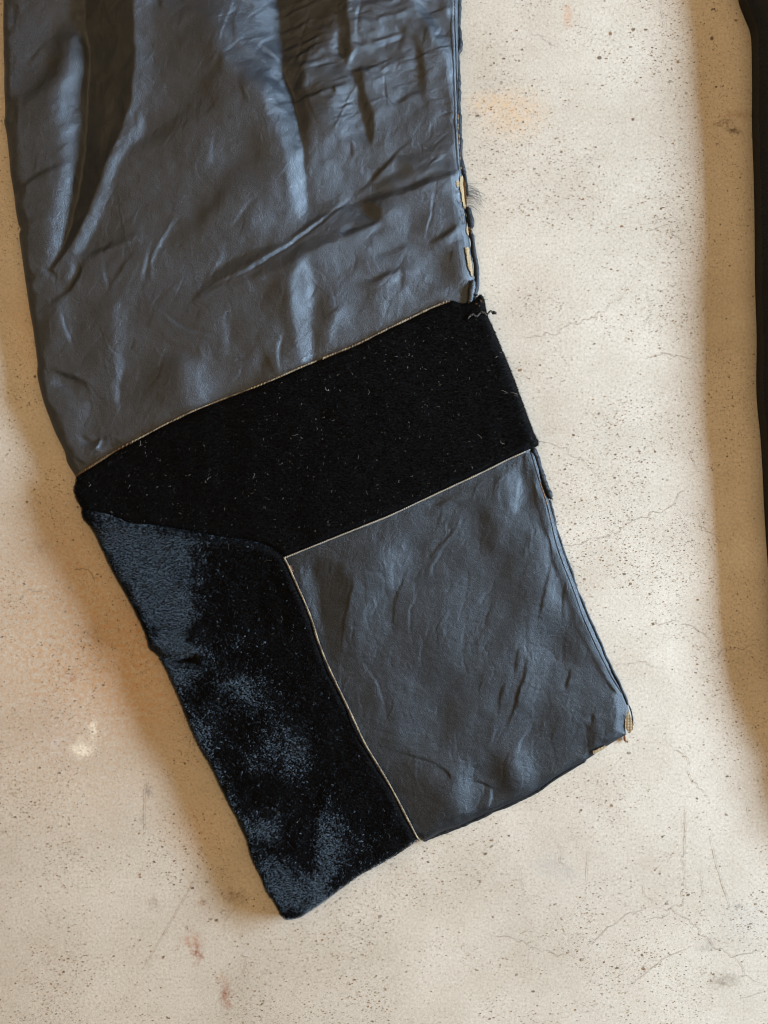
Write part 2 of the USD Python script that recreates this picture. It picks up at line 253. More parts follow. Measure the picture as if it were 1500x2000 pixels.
# ------------------------------------------------------------------ folds: slopes towards the window, summed up into heights
G = 1.5; X0, Y0 = -160, -240; NX, NY = 1014, 1414
gx, gy = np.meshgrid(X0 + G * np.arange(NX), Y0 + G * np.arange(NY))
slope = np.zeros((NY, NX))
def area(pts, v, blur, cut=None):
    global slope; blur = max(2.0, blur * .65) if blur < 8 else blur * 1.0
    p = Polygon(smoothline(pts + pts[:1], 5)).buffer(0); x0, y0, x1, y1 = p.bounds
    i0, i1 = int(max(0, (x0 - X0 - 4 * blur) / G)), int(min(NX, (x1 - X0 + 4 * blur) / G + 1)); j0, j1 = int(max(0, (y0 - Y0 - 4 * blur) / G)), int(min(NY, (y1 - Y0 + 4 * blur) / G + 1))
    m = shapely.contains_xy(p, gx[j0:j1, i0:i1], gy[j0:j1, i0:i1]).astype(float)
    m = gaussian_filter(m, blur / G)
    if cut is not None:
        m = m * (1 - gaussian_filter(shapely.contains_xy(Polygon(cut).buffer(0), gx[j0:j1, i0:i1], gy[j0:j1, i0:i1]).astype(float), .8))
    slope[j0:j1, i0:i1] += v * m
def line(pts, v, w, bip=0.0):
    """a crease: v = slope on the line itself, bip = opposed slopes on its two sides; fades at its ends"""
    global slope; w = max(1.6, w * .8)
    p = smoothline(pts, 6) if len(pts) > 2 else np.array([np.array(pts[0]) + (np.array(pts[1]) - np.array(pts[0])) * t for t in np.linspace(0, 1, 8)])
    x0, y0 = p.min(0) - 4 * w; x1, y1 = p.max(0) + 4 * w
    i0, i1 = int(max(0, (x0 - X0) / G)), int(min(NX, (x1 - X0) / G + 1)); j0, j1 = int(max(0, (y0 - Y0) / G)), int(min(NY, (y1 - Y0) / G + 1))
    q = np.stack([gx[j0:j1, i0:i1], gy[j0:j1, i0:i1]], -1); best = np.full(q.shape[:2], 1e9); sg = np.zeros_like(best); tt = np.zeros_like(best)
    n = len(p) - 1
    for k in range(n):
        a, b = p[k], p[k + 1]; ab = b - a; L = ab @ ab
        t = np.clip(((q - a) @ ab) / L, 0, 1); d = q - a - t[..., None] * ab; dist = np.hypot(d[..., 0], d[..., 1]); m = dist < best
        best = np.where(m, dist, best); sg = np.where(m, np.sign(ab[0] * d[..., 1] - ab[1] * d[..., 0]), sg); tt = np.where(m, (k + t) / n, tt)
    fade = np.clip(np.minimum(tt, 1 - tt) / .38, 0, 1) ** .8; e = np.exp(-(best / w) ** 2)
    slope[j0:j1, i0:i1] += fade * e * (v + bip * sg * best / w * 2.3)

# upper part, left: the deep trench between two long folds
TRENCH = [(165,-200),(167,60),(172,110),(170,200),(166,270),(160,340),(152,390),(140,450),(125,490),(107,524),(130,530),(260,420),(400,100),(400,-200)]
RIM = [(272,-200),(272,60),(273,140),(268,200),(255,245),(230,300),(210,345),(190,395),(165,450),(140,490),(113,525),(60,520),(60,-200)]
L3 = [(541,-200),(541,0),(549,60),(553,140),(575,200),(590,270),(597,330),(601,420),(700,420),(700,-200)]
L3L = [(541,-200),(541,0),(549,60),(553,140),(575,200),(590,270),(597,330),(601,420),(400,420),(400,-200)]
area([(165,-120),(167,60),(172,110),(170,200),(166,270),(160,340),(152,390),(140,450),(125,490),(107,522),(113,525),(140,490),(165,450),(190,395),(210,345),(230,300),(255,245),(268,200),(273,140),(272,60),(272,-120)], -.36, 2.5)
area([(205,210),(235,200),(240,240),(215,290),(195,290)], .18, 10)
area([(158,60),(195,110),(193,200),(188,280),(178,350),(160,420),(138,485),(110,525),(104,480),(118,400),(128,330),(124,260),(113,200),(142,130)], .40, 11, TRENCH)
area([(150,-120),(185,-120),(190,80),(140,110),(120,40)], .12, 12, TRENCH)
area([(40,200),(75,175),(100,115),(115,55),(150,40),(150,75),(135,110),(125,160),(100,185),(60,200),(10,222),(8,205)], -.22, 8)
area([(22,185),(30,100),(60,30),(100,30),(90,110),(55,150)], .07, 12)
line([(20,392),(50,368),(75,350),(110,335),(148,312)], -.28, 7); line([(30,430),(60,434),(100,432)], -.25, 8); line([(30,445),(60,447),(100,450)], .12, 8)
line([(90,80),(75,110),(55,140)], -.15, 5); line([(143,0),(147,25),(150,40)], -.4, 4)
area([(275,195),(288,225),(262,270),(237,310),(217,345),(197,395),(167,455),(150,492),(162,500),(187,460),(208,410),(232,350),(252,310),(290,260)], .24, 5)
area([(250,-120),(300,-120),(310,100),(290,200),(262,270),(215,345),(165,455),(120,520),(180,360),(250,200)], .14, 9, RIM)
line([(172,500),(163,525),(156,545),(142,568),(122,584),(100,594)], -.42, 6); line([(150,505),(146,530),(135,555)], .2, 9)
line([(95,525),(105,530),(118,548)], -.35, 4); line([(85,530),(100,538),(110,545)], .25, 5); line([(98,580),(106,600)], .2, 4)
line([(175,500),(200,492),(235,480),(265,465)], -.28, 7); line([(190,505),(230,492),(262,482)], .2, 6)
# middle
area([(230,320),(260,290),(300,270),(360,225),(400,160),(412,80),(432,80),(428,170),(420,215),(375,268),(300,295),(250,315)], -.22, 17)
area([(275,0),(330,30),(370,50),(400,100),(390,150),(330,120),(290,110),(275,50)], -.13, 18)
area([(430,60),(455,-60),(545,-100),(550,140),(575,200),(560,230),(500,180),(470,150),(440,140)], .24, 12, L3)
area([(500,-120),(575,-120),(582,60),(588,140),(610,200),(625,290),(628,400),(590,410),(575,330),(545,230),(520,150),(505,60)], .20, 10, L3)
area([(535,140),(573,200),(592,290),(600,400),(592,430),(572,400),(555,300),(522,220)], .22, 7)
line([(290,8),(300,22),(322,22)], .3, 8); line([(318,10),(322,30),(328,40)], -.3, 4)
line([(455,45),(462,75),(470,105),(482,130)], -.2, 5); line([(450,120),(440,140),(440,170)], -.22, 8); line([(470,170),(482,205),(496,228)], -.2, 5)
line([(510,98),(530,110),(545,118)], -.35, 5); line([(535,155),(552,170)], -.25, 5); line([(440,8),(475,14),(505,20)], -.3, 5)
area([(480,280),(525,285),(530,320),(490,330)], -.14, 14)
line([(480,330),(440,385),(390,440),(330,500)], -.16, 20); area([(395,285),(440,290),(445,340),(410,350)], .12, 12); area([(500,395),(590,380),(595,440),(540,450),(480,450)], .12, 12)
line([(298,560),(303,510),(330,455),(350,425)], 0.110, 6.0, 0.150); line([(395,580),(412,545),(430,515),(442,490)], 0.100, 6.0, 0.120); line([(510,385),(470,435),(455,455)], 0.070, 5.0, 0.090)
line([(215,590),(225,560),(250,520),(275,490)], -0.090, 6.0, 0.090); line([(205,480),(212,540),(220,580)], .1, 5, .15); line([(305,470),(290,530),(285,560)], .14, 6, .15)
# right of the long ridge: dark side, pleats and cross creases
area([(520,-120),(530,60),(540,140),(560,200),(585,270),(600,330),(608,300),(604,220),(590,160),(612,100),(648,90),(655,40),(645,-120)], -.30, 7, L3L)
for p, v in (([(548,32),(600,15),(640,5)], -.3), ([(550,57),(600,50),(655,42)], -.38), ([(552,97),(590,88),(620,80),(652,79)], -.45), ([(562,116),(610,108),(662,106)], -.40), ([(590,130),(630,125),(672,122)], -.40),
             ([(690,26),(750,14),(830,-4)], -.35), ([(690,56),(740,46),(800,30)], -.4), ([(686,139),(740,136),(812,127)], -.5), ([(695,93),(735,90),(795,68)], -.42), ([(600,192),(630,186),(655,178)], -.32), ([(695,166),(760,158)], -.2), ([(560,8),(610,-6),(650,-12)], -.3), ([(560,72),(600,70),(650,62)], -.25)):
    line(p, 1.25 * v, 3.6); line([(a, b + 8) for a, b in p], -.8 * v, 5)
line([(605,20),(595,60),(580,90)], .12, 4, .2); line([(600,100),(590,120),(582,142)], .3, 5); line([(705,0),(700,50),(697,90)], .15, 4, .2)
area([(588,142),(597,158),(586,180),(570,180)], -.4, 4); line([(590,160),(600,192),(612,225),(620,250)], -.22, 3.5)
area([(651,-100),(660,30),(664,70),(670,110),(678,134),(684,118),(690,105),(686,90),(680,40),(676,-100)], -.42, 3)
area([(688,142),(708,140),(713,180),(726,218),(731,250),(726,278),(719,279),(712,240),(702,190)], -.33, 3)
area([(640,75),(666,85),(672,120),(650,118)], .18, 6); area([(640,200),(695,165),(708,255),(702,282),(660,272),(636,235)], .20, 9); area([(600,280),(670,275),(672,330),(655,360),(605,340)], .12, 9)
line([(677,138),(690,122),(697,112)], .4, 4); line([(652,172),(654,188)], -.6, 3); line([(684,280),(687,300),(684,318)], -.35, 3); line([(655,280),(675,280),(690,290)], -.25, 5)
area([(815,0),(850,45),(888,125),(890,155),(868,120),(838,70),(808,20)], .30, 6)
line([(780,60),(812,85),(822,140),(826,180),(836,215)], -.34, 9); line([(818,184),(790,195),(765,206)], -.35, 6); line([(770,120),(790,75),(778,60)], -.25, 7)
area([(715,145),(800,140),(805,200),(760,230),(740,260),(725,215)], .10, 10)
line([(838,100),(832,70),(818,40)], -.12, 5); line([(856,10),(870,40)], -.15, 5)
# long diagonal folds from the seam to the middle
line([(808,268),(770,305),(740,335),(720,358),(690,385)], -.36, 5, .12)
line([(690,385),(655,413),(630,435),(605,457),(570,480),(530,508),(480,535),(430,560),(395,580)], .30, 5, .4)
area([(665,410),(640,416),(605,436),(570,468),(520,488),(470,503),(430,525),(400,560),(374,594),(400,578),(430,562),(480,535),(530,508),(570,481),(605,457),(640,430)], -.30, 4)
area([(598,472),(640,463),(680,455),(692,443),(697,455),(672,472),(640,487),(600,507),(560,528),(500,548),(440,567),(480,546),(530,516),(570,490)], -.22, 5)
area([(892,333),(830,348),(790,366),(740,374),(712,388),(690,402),(740,394),(800,378),(850,357),(892,344)], -.40, 3.5)
area([(725,355),(760,343),(800,326),(842,332),(800,350),(760,360),(730,370)], -.26, 5); line([(892,299),(840,301),(800,303),(768,312)], -.34, 6); line([(890,312),(840,318),(800,322)], .14, 7)
area([(714,392),(730,398),(748,412),(742,432),(722,424),(714,410)], -.36, 4); line([(682,452),(700,448),(722,446),(742,430)], -.45, 5); line([(655,458),(668,462),(672,470)], .3, 5); line([(695,462),(720,458),(745,448)], .2, 7)
line([(898,440),(875,456),(855,468),(836,476)], -.45, 6); line([(900,452),(880,470),(850,482)], .18, 7); line([(848,372),(842,420),(833,472)], .16, 3.5, .2)
area([(800,415),(835,425),(832,478),(805,470)], -.17, 9); area([(850,485),(890,480),(900,540),(880,560),(856,530)], -.22, 9)
line([(722,550),(750,540),(788,528)], -.42, 6); line([(730,560),(760,552),(790,545)], .15, 7); line([(735,500),(770,492),(810,470)], -.2, 8); line([(785,510),(788,540),(782,570)], -.15, 5)
area([(505,560),(560,560),(575,610),(560,650),(530,620)], -.17, 12)
area([(590,520),(604,520),(614,570),(612,640),(610,705),(588,705),(578,640),(570,560)], .26, 7); area([(616,580),(640,570),(640,650),(616,690)], -.17, 8)
line([(560,640),(548,690),(552,735)], 0.120, 5.0, 0.150); line([(500,650),(520,700),(545,745)], -.12, 6); line([(680,600),(650,650),(660,680)], .12, 8)
area([(650,610),(680,560),(700,600),(680,650)], .10, 12); area([(740,600),(790,560),(800,590),(760,630)], .08, 10); area([(690,520),(740,520),(735,600),(700,610)], -.10, 12)
# lower left
area([(226,600),(246,600),(250,660),(240,740),(226,720)], .16, 7); area([(120,560),(135,590),(150,660),(120,640)], .12, 7)
line([(125,610),(138,650),(152,690)], .1, 4, .18); line([(70,738),(95,726),(125,730),(165,748),(178,770)], -.36, 6); line([(80,752),(110,748),(150,765)], .2, 8)
area([(90,600),(110,600),(115,650),(90,690),(78,660)], -.17, 8); area([(270,720),(340,700),(350,770),(280,800),(250,790)], -.15, 12); area([(365,720),(420,710),(430,790),(380,815)], .14, 12)
area([(140,770),(180,780),(175,870),(150,880)], .16, 10); line([(160,850),(185,862),(212,856),(235,862)], -.45, 5); line([(185,872),(205,878),(228,872)], .4, 6); line([(178,890),(195,868),(200,850)], .25, 4, .3); line([(150,890),(165,905),(180,905)], -.3, 5)
area([(505,720),(520,700),(545,705),(530,745),(500,765)], -.16, 7); line([(310,600),(360,640),(430,660)], .10, 6, .12); line([(300,640),(350,680),(420,690)], -.1, 8); line([(250,700),(235,760),(240,820)], .1, 8, .1); line([(430,600),(445,650),(440,700)], .12, 9)
area([(165,560),(200,600),(205,680),(170,720),(150,640)], -.07, 14); area([(340,560),(400,600),(400,660),(350,640)], -.06, 14)
# lining panel
area([(612,1105),(645,1092),(678,1112),(684,1157),(672,1220),(658,1290),(640,1265),(622,1190)], -.17, 7); line([(690,1120),(684,1157),(673,1220),(660,1292)], -.32, 3); area([(590,1130),(612,1110),(625,1180),(632,1240),(612,1200)], .14, 6)
area([(735,1075),(800,1060),(810,1110),(770,1150),(745,1130)], .18, 10); area([(690,1120),(740,1110),(760,1250),(720,1300),(700,1220)], .10, 14)
line([(838,988),(870,978),(908,972)], -.45, 5); line([(840,1000),(870,992),(905,986)], .2, 6); area([(985,930),(1012,920),(1025,980),(1000,1000)], .24, 7); area([(930,1000),(965,1000),(975,1060),(945,1080)], -.20, 9)
area([(1040,1020),(1065,1040),(1085,1110),(1065,1110)], .14, 8); area([(960,1080),(1010,1070),(1030,1180),(990,1200)], -.12, 14); area([(1060,1110),(1090,1120),(1110,1200),(1080,1190)], .14, 9)
for p, v in (([(1032,1285),(1015,1340),(1002,1385),(988,1430)], -.42), ([(1016,1255),(1008,1290),(1000,1320)], -.3), ([(985,1330),(976,1360),(972,1395)], -.36), ([(1112,1305),(1108,1330),(1104,1350)], -.42), ([(965,1540),(960,1565),(956,1585)], .32), ([(1045,1420),(1020,1450),(1010,1480)], .22), ([(1078,1090),(1060,1160),(1050,1230)], -.22), ([(900,1020),(860,1060),(830,1100)], -.22), ([(1020,930),(1012,960),(1010,1000)], .2),
             ([(880,1050),(850,1100),(835,1140)], .16), ([(800,1100),(770,1170),(765,1230)], -.14), ([(1110,1130),(1100,1170),(1098,1220)], -.2), ([(850,1495),(872,1508),(878,1520)], -.4), ([(770,1470),(820,1480),(868,1500)], -.18), ([(1160,1395),(1156,1415)], -.4), ([(920,1525),(950,1532),(970,1545)], -.2), ([(820,1140),(800,1200),(805,1260)], .12), ([(700,1280),(740,1340),(760,1420)], .1), ([(596,1105),(592,1125)], .25)):
    line(p, v, 3.6, .12)
area([(960,1470),(985,1480),(1000,1540),(985,1550),(965,1520)], -.2, 8); area([(1148,1415),(1168,1425),(1160,1475),(1145,1470)], -.22, 6); area([(1005,1470),(1035,1460),(1045,1520),(1015,1540)], .2, 8); area([(890,1510),(925,1500),(930,1590),(900,1600)], .22, 9)
area([(1205,1345),(1225,1375),(1222,1435),(1205,1440)], .26, 6); area([(760,1500),(830,1500),(870,1570),(830,1630),(790,1580)], -.16, 12); area([(1080,1240),(1120,1240),(1130,1290),(1090,1290)], -.2, 9); area([(860,1160),(920,1150),(930,1260),(880,1300)], .08, 18); area([(740,1330),(800,1300),(850,1400),(800,1450)], .07, 18); area([(1010,1240),(1060,1180),(1090,1240),(1060,1330),(1020,1380)], .08, 14)
area([(1060,1380),(1110,1390),(1090,1440),(1050,1430)], -.14, 10); area([(870,1370),(930,1380),(900,1440),(860,1430)], -.1, 12)
# many short creases of crumpled old cloth
gc = np.random.default_rng(77)
for i in range(650):
    x, y = gc.uniform(20, 910), gc.uniform(-60, 900)
    if not P_upper.contains(Point(x, y)): continue
    zn = math.exp(-(((x - 700) / 170)**2 + ((y - 90) / 190)**2))
    a = math.radians(gc.normal(-12, 10) if gc.uniform() < .75 * zn else (gc.normal(-58, 22) if gc.uniform() < .6 else gc.normal(-95, 20))); L = gc.lognormal(3.75, .5); k = gc.normal(0, .35)
    t = np.linspace(-.5, .5, 4); an = a + k * t
    line([(x + L * tt_ * math.cos(q), y + L * tt_ * math.sin(q)) for tt_, q in zip(t, an)], float(gc.normal(0, .06)) * (1 + zn), float(gc.uniform(1.8, 3.0)), float(gc.choice([-1, 1]) * gc.uniform(.03, .15)) * (.8 + 1.3 * zn))
for i in range(110):
    x, y = gc.uniform(565, 885), gc.uniform(-40, 235); a = math.radians(gc.normal(-11, 6)); L = gc.uniform(30, 100); t = np.linspace(-.5, .5, 4); an = a + gc.normal(0, .25) * t
    line([(x + L * tt_ * math.cos(q), y + L * tt_ * math.sin(q)) for tt_, q in zip(t, an)], float(-gc.uniform(.06, .26)), 2.2, float(gc.choice([-1, 1]) * gc.uniform(.05, .22)))
for i in range(420):
    x, y = gc.uniform(570, 1230), gc.uniform(890, 1640)
    if not P_lin.contains(Point(x, y)): continue
    a = math.radians(gc.normal(-76, 12)); L = gc.lognormal(3.6, .5); t = np.linspace(-.5, .5, 4); k = gc.normal(0, .3); an = a + k * t
    line([(x + L * tt_ * math.cos(q), y + L * tt_ * math.sin(q)) for tt_, q in zip(t, an)], float(gc.normal(0, .06)), float(gc.uniform(1.8, 3.0)), float(gc.choice([-1, 1]) * gc.uniform(.04, .16)))
# fine crumpling
zone = np.exp(-(((gx - 690) / 190)**2 + ((gy - 150) / 240)**2)); rough = .09 * nz(gx, gy, 60, 11, 2) + (.13 + .14 * zone) * nz(gx * .9 + gy * .35, gy * .7 - gx * .2, 17, 12, 3) + .08 * nz(gx, gy, 8, 33, 2) + .12 * zone * nz(gx * .45, gy, 12, 30, 2) + .06 * nz(gx * 1.0, gy * .30, 22, 13, 2)
u, v_ = gx * .97 + gy * .25, (-gx * .25 + gy * .97)
streak = .11 * nz(u, v_ * .25, 12, 14, 2) + .07 * nz(u, v_ * .5, 26, 15, 2) + .05 * nz(gx, gy, 9, 16, 2)
in_lin = gaussian_filter(shapely.contains_xy(P_lin, gx, gy).astype(float), 2)
wx = 4.5 * nz(gx, gy, 30, 17, 2) + 2.2 * nz(gx, gy, 10, 18, 2); wy = 4.5 * nz(gx, gy, 30, 19, 2) + 2.2 * nz(gx, gy, 10, 20, 2)
slope = map_coordinates(slope, [(gy + wy - Y0) / G, (gx + wx - X0) / G], order=1, mode='nearest') * (1 + .5 * nz(gx, gy, 16, 25, 2))
def ridged(x, y, sc, seed): return np.abs(nz(x, y, sc, seed, 2))
rid = -(1.6 * np.exp(-(ridged(gx, gy, 46, 26) / .06)) + .9 * np.exp(-(ridged(gx * 1.2 + gy * .5, gy * .5, 30, 27) / .07)) - 1.0 * np.exp(-(ridged(gx, gy * .45, 38, 28) / .06))) * np.clip(.35 + 1.1 * nz(gx, gy, 70, 29, 2), 0, 1)
slope = np.where(slope > 0, 1.35, 1.1) * slope * (1.3 * (1 - in_lin) + 1.1 * in_lin) + rough * (1 - in_lin) + streak * in_lin
fx = np.fft.fftfreq(NX, G) * 2 * math.pi; fy = np.fft.rfftfreq(1, 1); kx, ky = np.meshgrid(np.fft.fftfreq(NX, G) * 2 * math.pi, np.fft.fftfreq(NY, G) * 2 * math.pi)
lx, ly = math.cos(math.radians(4)), -math.sin(math.radians(4))          # towards the window, in plan axes
kl, kp = kx * lx + ky * ly, -kx * ly + ky * lx
den = kl**2 + .16 * kp**2 + (1 / 150.0) ** 2
Hf = np.real(np.fft.ifft2(np.conj(1j * kl) * np.fft.fft2(-slope) / den))  # plan units of height
Hf = Hf + gaussian_filter(rid, .7) * .3
def fold(x, y): return map_coordinates(Hf, [(np.asarray(y) - Y0) / G, (np.asarray(x) - X0) / G], order=3, mode='nearest') * S

# general thickness of the flattened sleeve, in metres, between control points
ctl = np.array([(40,100,.0088),(60,450,.0082),(110,750,.0072),(160,940,.0068),(300,100,.0115),(300,500,.011),(400,750,.010),(550,100,.013),(600,450,.011),(700,100,.011),(880,100,.0055),(890,400,.005),(880,570,.005),(650,690,.010),(300,850,.0092),
    (950,650,.006),(1040,860,.0055),(700,850,.0095),(400,950,.0095),(200,1000,.0068),(300,1200,.0068),(420,1450,.0066),(540,1720,.0056),(650,1500,.0085),(620,1200,.0085),(800,1620,.006),(800,1200,.007),(900,1000,.0065),(1060,1000,.005),(1220,1400,.0038),(1100,1480,.0045),(950,1580,.005),(900,1350,.0065)])
def thick(x, y):
    q = np.stack([x, y], -1); num = 0; den_ = 0
    for cx, cy, t in ctl:
        w = np.exp(-((x - cx)**2 + (y - cy)**2) / (2 * 130.0**2)) + 1e-9
        num = num + w * t; den_ = den_ + w
    return num / den_
def base(x, y):
    d = edge_d(x, y); T = thick(x, y); wd = 10 + T / S * .55
    t = np.clip(d / wd * (1 + .55 * nz(x, y, 34, 55, 2)), 0, 1)
    return .0012 + (T - .0012) * np.sqrt(1 - (1 - t)**2 + 1e-9), np.clip(d / 26.0, 0, 1)
REF = .005
def H_glazed(x, y):
    b, t = base(x, y); return np.maximum(b + fold(x, y) * t, .0008)

def sheet(poly, hfun, step, skirt=.0016, floor_z=.0004, seed=1):
    """closed cloth body over a polygon: dense top, side walls going down by skirt (or to the floor), flat underside"""
    bd = np.array(poly.exterior.segmentize(step).coords)[:-1]
    if not poly.exterior.is_ccw: bd = bd[::-1]
    x0, y0, x1, y1 = poly.bounds
    hx, hy = np.meshgrid(np.arange(x0, x1, step), np.arange(y0, y1, step * .866)); hx = hx + (np.arange(hx.shape[0]) % 2)[:, None] * step / 2
    inner = poly.buffer(-.6 * step); m = shapely.contains_xy(inner, hx, hy)
    pts = np.vstack([bd, np.stack([hx[m], hy[m]], 1)])
    tri = Delaunay(pts).simplices; c = pts[tri].mean(1); tri = tri[shapely.contains_xy(poly, c[:, 0], c[:, 1])]
    a, b, cc = pts[tri[:, 0]], pts[tri[:, 1]], pts[tri[:, 2]]
    area2 = (b[:, 0] - a[:, 0]) * (cc[:, 1] - a[:, 1]) - (b[:, 1] - a[:, 1]) * (cc[:, 0] - a[:, 0])
    tri = tri[np.abs(area2) > 1e-9]; area2 = area2[np.abs(area2) > 1e-9]
    tri[area2 > 0] = tri[area2 > 0][:, [0, 2, 1]]                # plan y runs down: clockwise in plan = facing up
    z = hfun(pts[:, 0], pts[:, 1]); n = len(bd)
    top = W(pts[:, 0], pts[:, 1], z, REF)
    zl = np.maximum(z[:n] - skirt, floor_z) if skirt else np.full(n, floor_z)
    up_, lo = top[:n].copy(), W(bd[:, 0], bd[:, 1], zl, REF)
    i = np.arange(n); j = (i + 1) % n; N0 = len(top)
    side = np.vstack([np.stack([N0 + i, N0 + j, N0 + n + j], 1), np.stack([N0 + i, N0 + n + j, N0 + n + i], 1)])
    bt = Delaunay(bd).simplices; c = bd[bt].mean(1); bt = bt[shapely.contains_xy(poly, c[:, 0], c[:, 1])]
    V = np.vstack([top, up_, lo, lo]); Fc = np.vstack([tri, side, N0 + 2 * n + bt])
    return V, Fc

sleeve = xform('coat_sleeve', label='flattened black glazed cotton sleeve with black velvet cuff band and turned back corner', cat='sleeve')
SP = str(sleeve.GetPath())
obj('sleeve_cloth', sheet(P_upper, H_glazed, 1.9, skirt=0), M_glazed, SP, label='creased shiny black cotton body of the sleeve')
obj('lining_panel', sheet(P_lin, lambda x, y: np.maximum(H_glazed(x, y) - .0006, .0006), 1.9, skirt=0), M_lining, SP, label='plain dark lining panel below the velvet band')

# velvet: its own edges rise a little above the cotton
def velvet_h(poly, lift, extra):
    edge = np.array(poly.exterior.segmentize(3.0).coords); tree = cKDTree(edge)
    def h(x, y):
        b, t = base(x, y); d = tree.query(np.stack([x, y], -1))[0]
        return np.maximum(b + lift * np.sqrt(np.clip(d / 9.0, .02, 1)) + extra(x, y) * t, .0010)
    return h
def band_extra(x, y): return .0006 * nz(x, y, 90, 21, 2) + .00022 * nz(x, y, 30, 22, 2)
def gl(x, y, pts, w):
    p = smoothline(pts, 8); return np.exp(-(cKDTree(p).query(np.stack([x, y], -1))[0] / w) ** 2)
def flap_extra(x, y):
    return (.0011 * nz(x, y, 75, 23, 2) + .0006 * nz(x, y, 32, 24, 2) - .0034 * gl(x, y, [(285,1275),(310,1282),(345,1290),(385,1284)], 9) + .0018 * gl(x, y, [(285,1245),(320,1258),(370,1262),(400,1240)], 18)
            - .0007 * gl(x, y, [(626,1540),(612,1600),(604,1660),(592,1740),(586,1780)], 12) + .0008 * gl(x, y, [(520,1064),(400,1046),(300,1032),(200,1005)], 14) - .0007 * gl(x, y, [(500,1560),(560,1590),(600,1570)], 14))
h_band = velvet_h(P_band, .0020, band_extra); h_flap0 = velvet_h(P_flap, .0032, flap_extra)
def h_flap(x, y): return h_flap0(x, y)
vb = obj('velvet_band', sheet(P_band, h_band, 4.0, skirt=0), M_velvet, SP, label='straight black velvet band across the sleeve')
vf = obj('velvet_corner', sheet(P_flap, h_flap, 4.0, skirt=0), M_velvet, SP, label='turned back corner of crushed black velvet')

# pile: short fibres standing on the velvet
def pile(poly, hfun, density, lean, seed, cj, length=2.6):
    g = np.random.default_rng(seed); x0, y0, x1, y1 = poly.bounds; n = int(density * (x1 - x0) * (y1 - y0))
    q = g.uniform([x0, y0], [x1, y1], (n, 2)); q = q[shapely.contains_xy(poly, q[:, 0], q[:, 1])]
    x, y = q[:, 0], q[:, 1]; z = hfun(x, y); e = 2.0
    sx = (hfun(x + e, y) - z) / (e * S); sy = (hfun(x, y + e) - z) / (e * S)
    nrm = np.stack([-sx, sy, np.ones_like(sx)], -1); nrm = np.clip(nrm, -1.5, 1.5); nrm /= np.linalg.norm(nrm, axis=1, keepdims=True)
    lx_, ly_ = lean(x, y); jit = g.normal(0, .14, (len(x), 2))
    cl = g.uniform([x0, y0], [x1, y1], (int((x1 - x0) * (y1 - y0) / 10), 2)); dist, near = cKDTree(cl).query(q); jit = jit + g.normal(0, cj, (len(cl), 2))[near] + (cl[near] - q) * .12
    d = nrm + np.stack([lx_ + jit[:, 0], -(ly_ + jit[:, 1]), np.zeros_like(lx_)], -1); d /= np.linalg.norm(d, axis=1, keepdims=True)
    L = length * S * g.uniform(.75, 1.15, len(x))
    root = W(x, y, z - .0001, REF); bend = d + np.stack([lx_ * .35, -ly_ * .35, np.zeros_like(lx_)], -1); bend /= np.linalg.norm(bend, axis=1, keepdims=True)
    mid = root + d * (L * .5)[:, None]; tip = mid + bend * (L * .5)[:, None]
    return np.stack([root, mid, tip], 1), np.tile([.00013, .00011, .00006], len(x))
def lean_band(x, y):
    l = .10 * nz(x, y, 60, 33, 2)
    return .22 + l, .12 + 0 * x
def bump_at(x, y, cx, cy, rx, ry, a=0):
    c, s = math.cos(math.radians(a)), math.sin(math.radians(a)); u = (x - cx) * c + (y - cy) * s; v = -(x - cx) * s + (y - cy) * c
    return np.exp(-((u / rx)**2 + (v / ry)**2))
bright = [(215,1040,25,40,60,.9), (300,1060,70,24,8,.9), (270,1105,70,45,55,.7), (340,1110,70,50,20,.8), (300,1170,60,40,50,.9), (355,1215,50,28,-60,.8), (340,1262,55,13,8,1.0), (330,1320,30,40,-30,.8), (370,1310,40,22,-20,.85), (355,1385,15,60,-25,.85), (405,1475,15,60,-25,.8), (455,1575,15,60,-25,.8),
          (430,1060,70,10,5,.5), (560,1430,45,55,-20,.5), (520,1480,45,30,0,.5), (575,1490,25,50,10,.48), (505,1612,50,24,-10,.9), (640,1595,24,42,10,.9), (645,1675,24,52,15,.95), (540,1690,50,30,15,.9), (570,1745,40,25,10,.85), (490,1350,50,35,0,.5), (700,1640,40,30,0,.5), (620,1745,30,30,0,.6), (415,1410,30,40,0,.5), (470,1330,40,20,0,.5), (480,1250,40,30,0,.4)]
def lean_flap(x, y):
    b = sum(a * bump_at(x, y, cx, cy, rx * 1.18, ry * 1.18, an) for cx, cy, rx, ry, an, a in bright) * (.84 + .34 * nz(x, y, 60, 45, 2)); b = np.clip(b, 0, .95)
    b = b + .26 * nz(x, y, 26, 41, 3) * np.clip(b * 4, 0, 1)
    c = .25 * nz(x, y, 12, 42, 2); c2 = .25 * nz(x, y, 12, 43, 2)
    return .22 - 1.2 * b + c, .10 - .15 * b + c2
for nm, poly, hf, dn, ln, sd, cj in (('pile', P_band.buffer(1.5), h_band, .44, lean_band, 51, .17), ('pile', P_flap.buffer(1.5), h_flap, .68, lean_flap, 52, .32)):
    st, wd = pile(poly, hf, dn, ln, sd, cj)
    curves(nm, st, wd, M_pile, str((vb if sd == 51 else vf).GetPath()), kind='stuff')

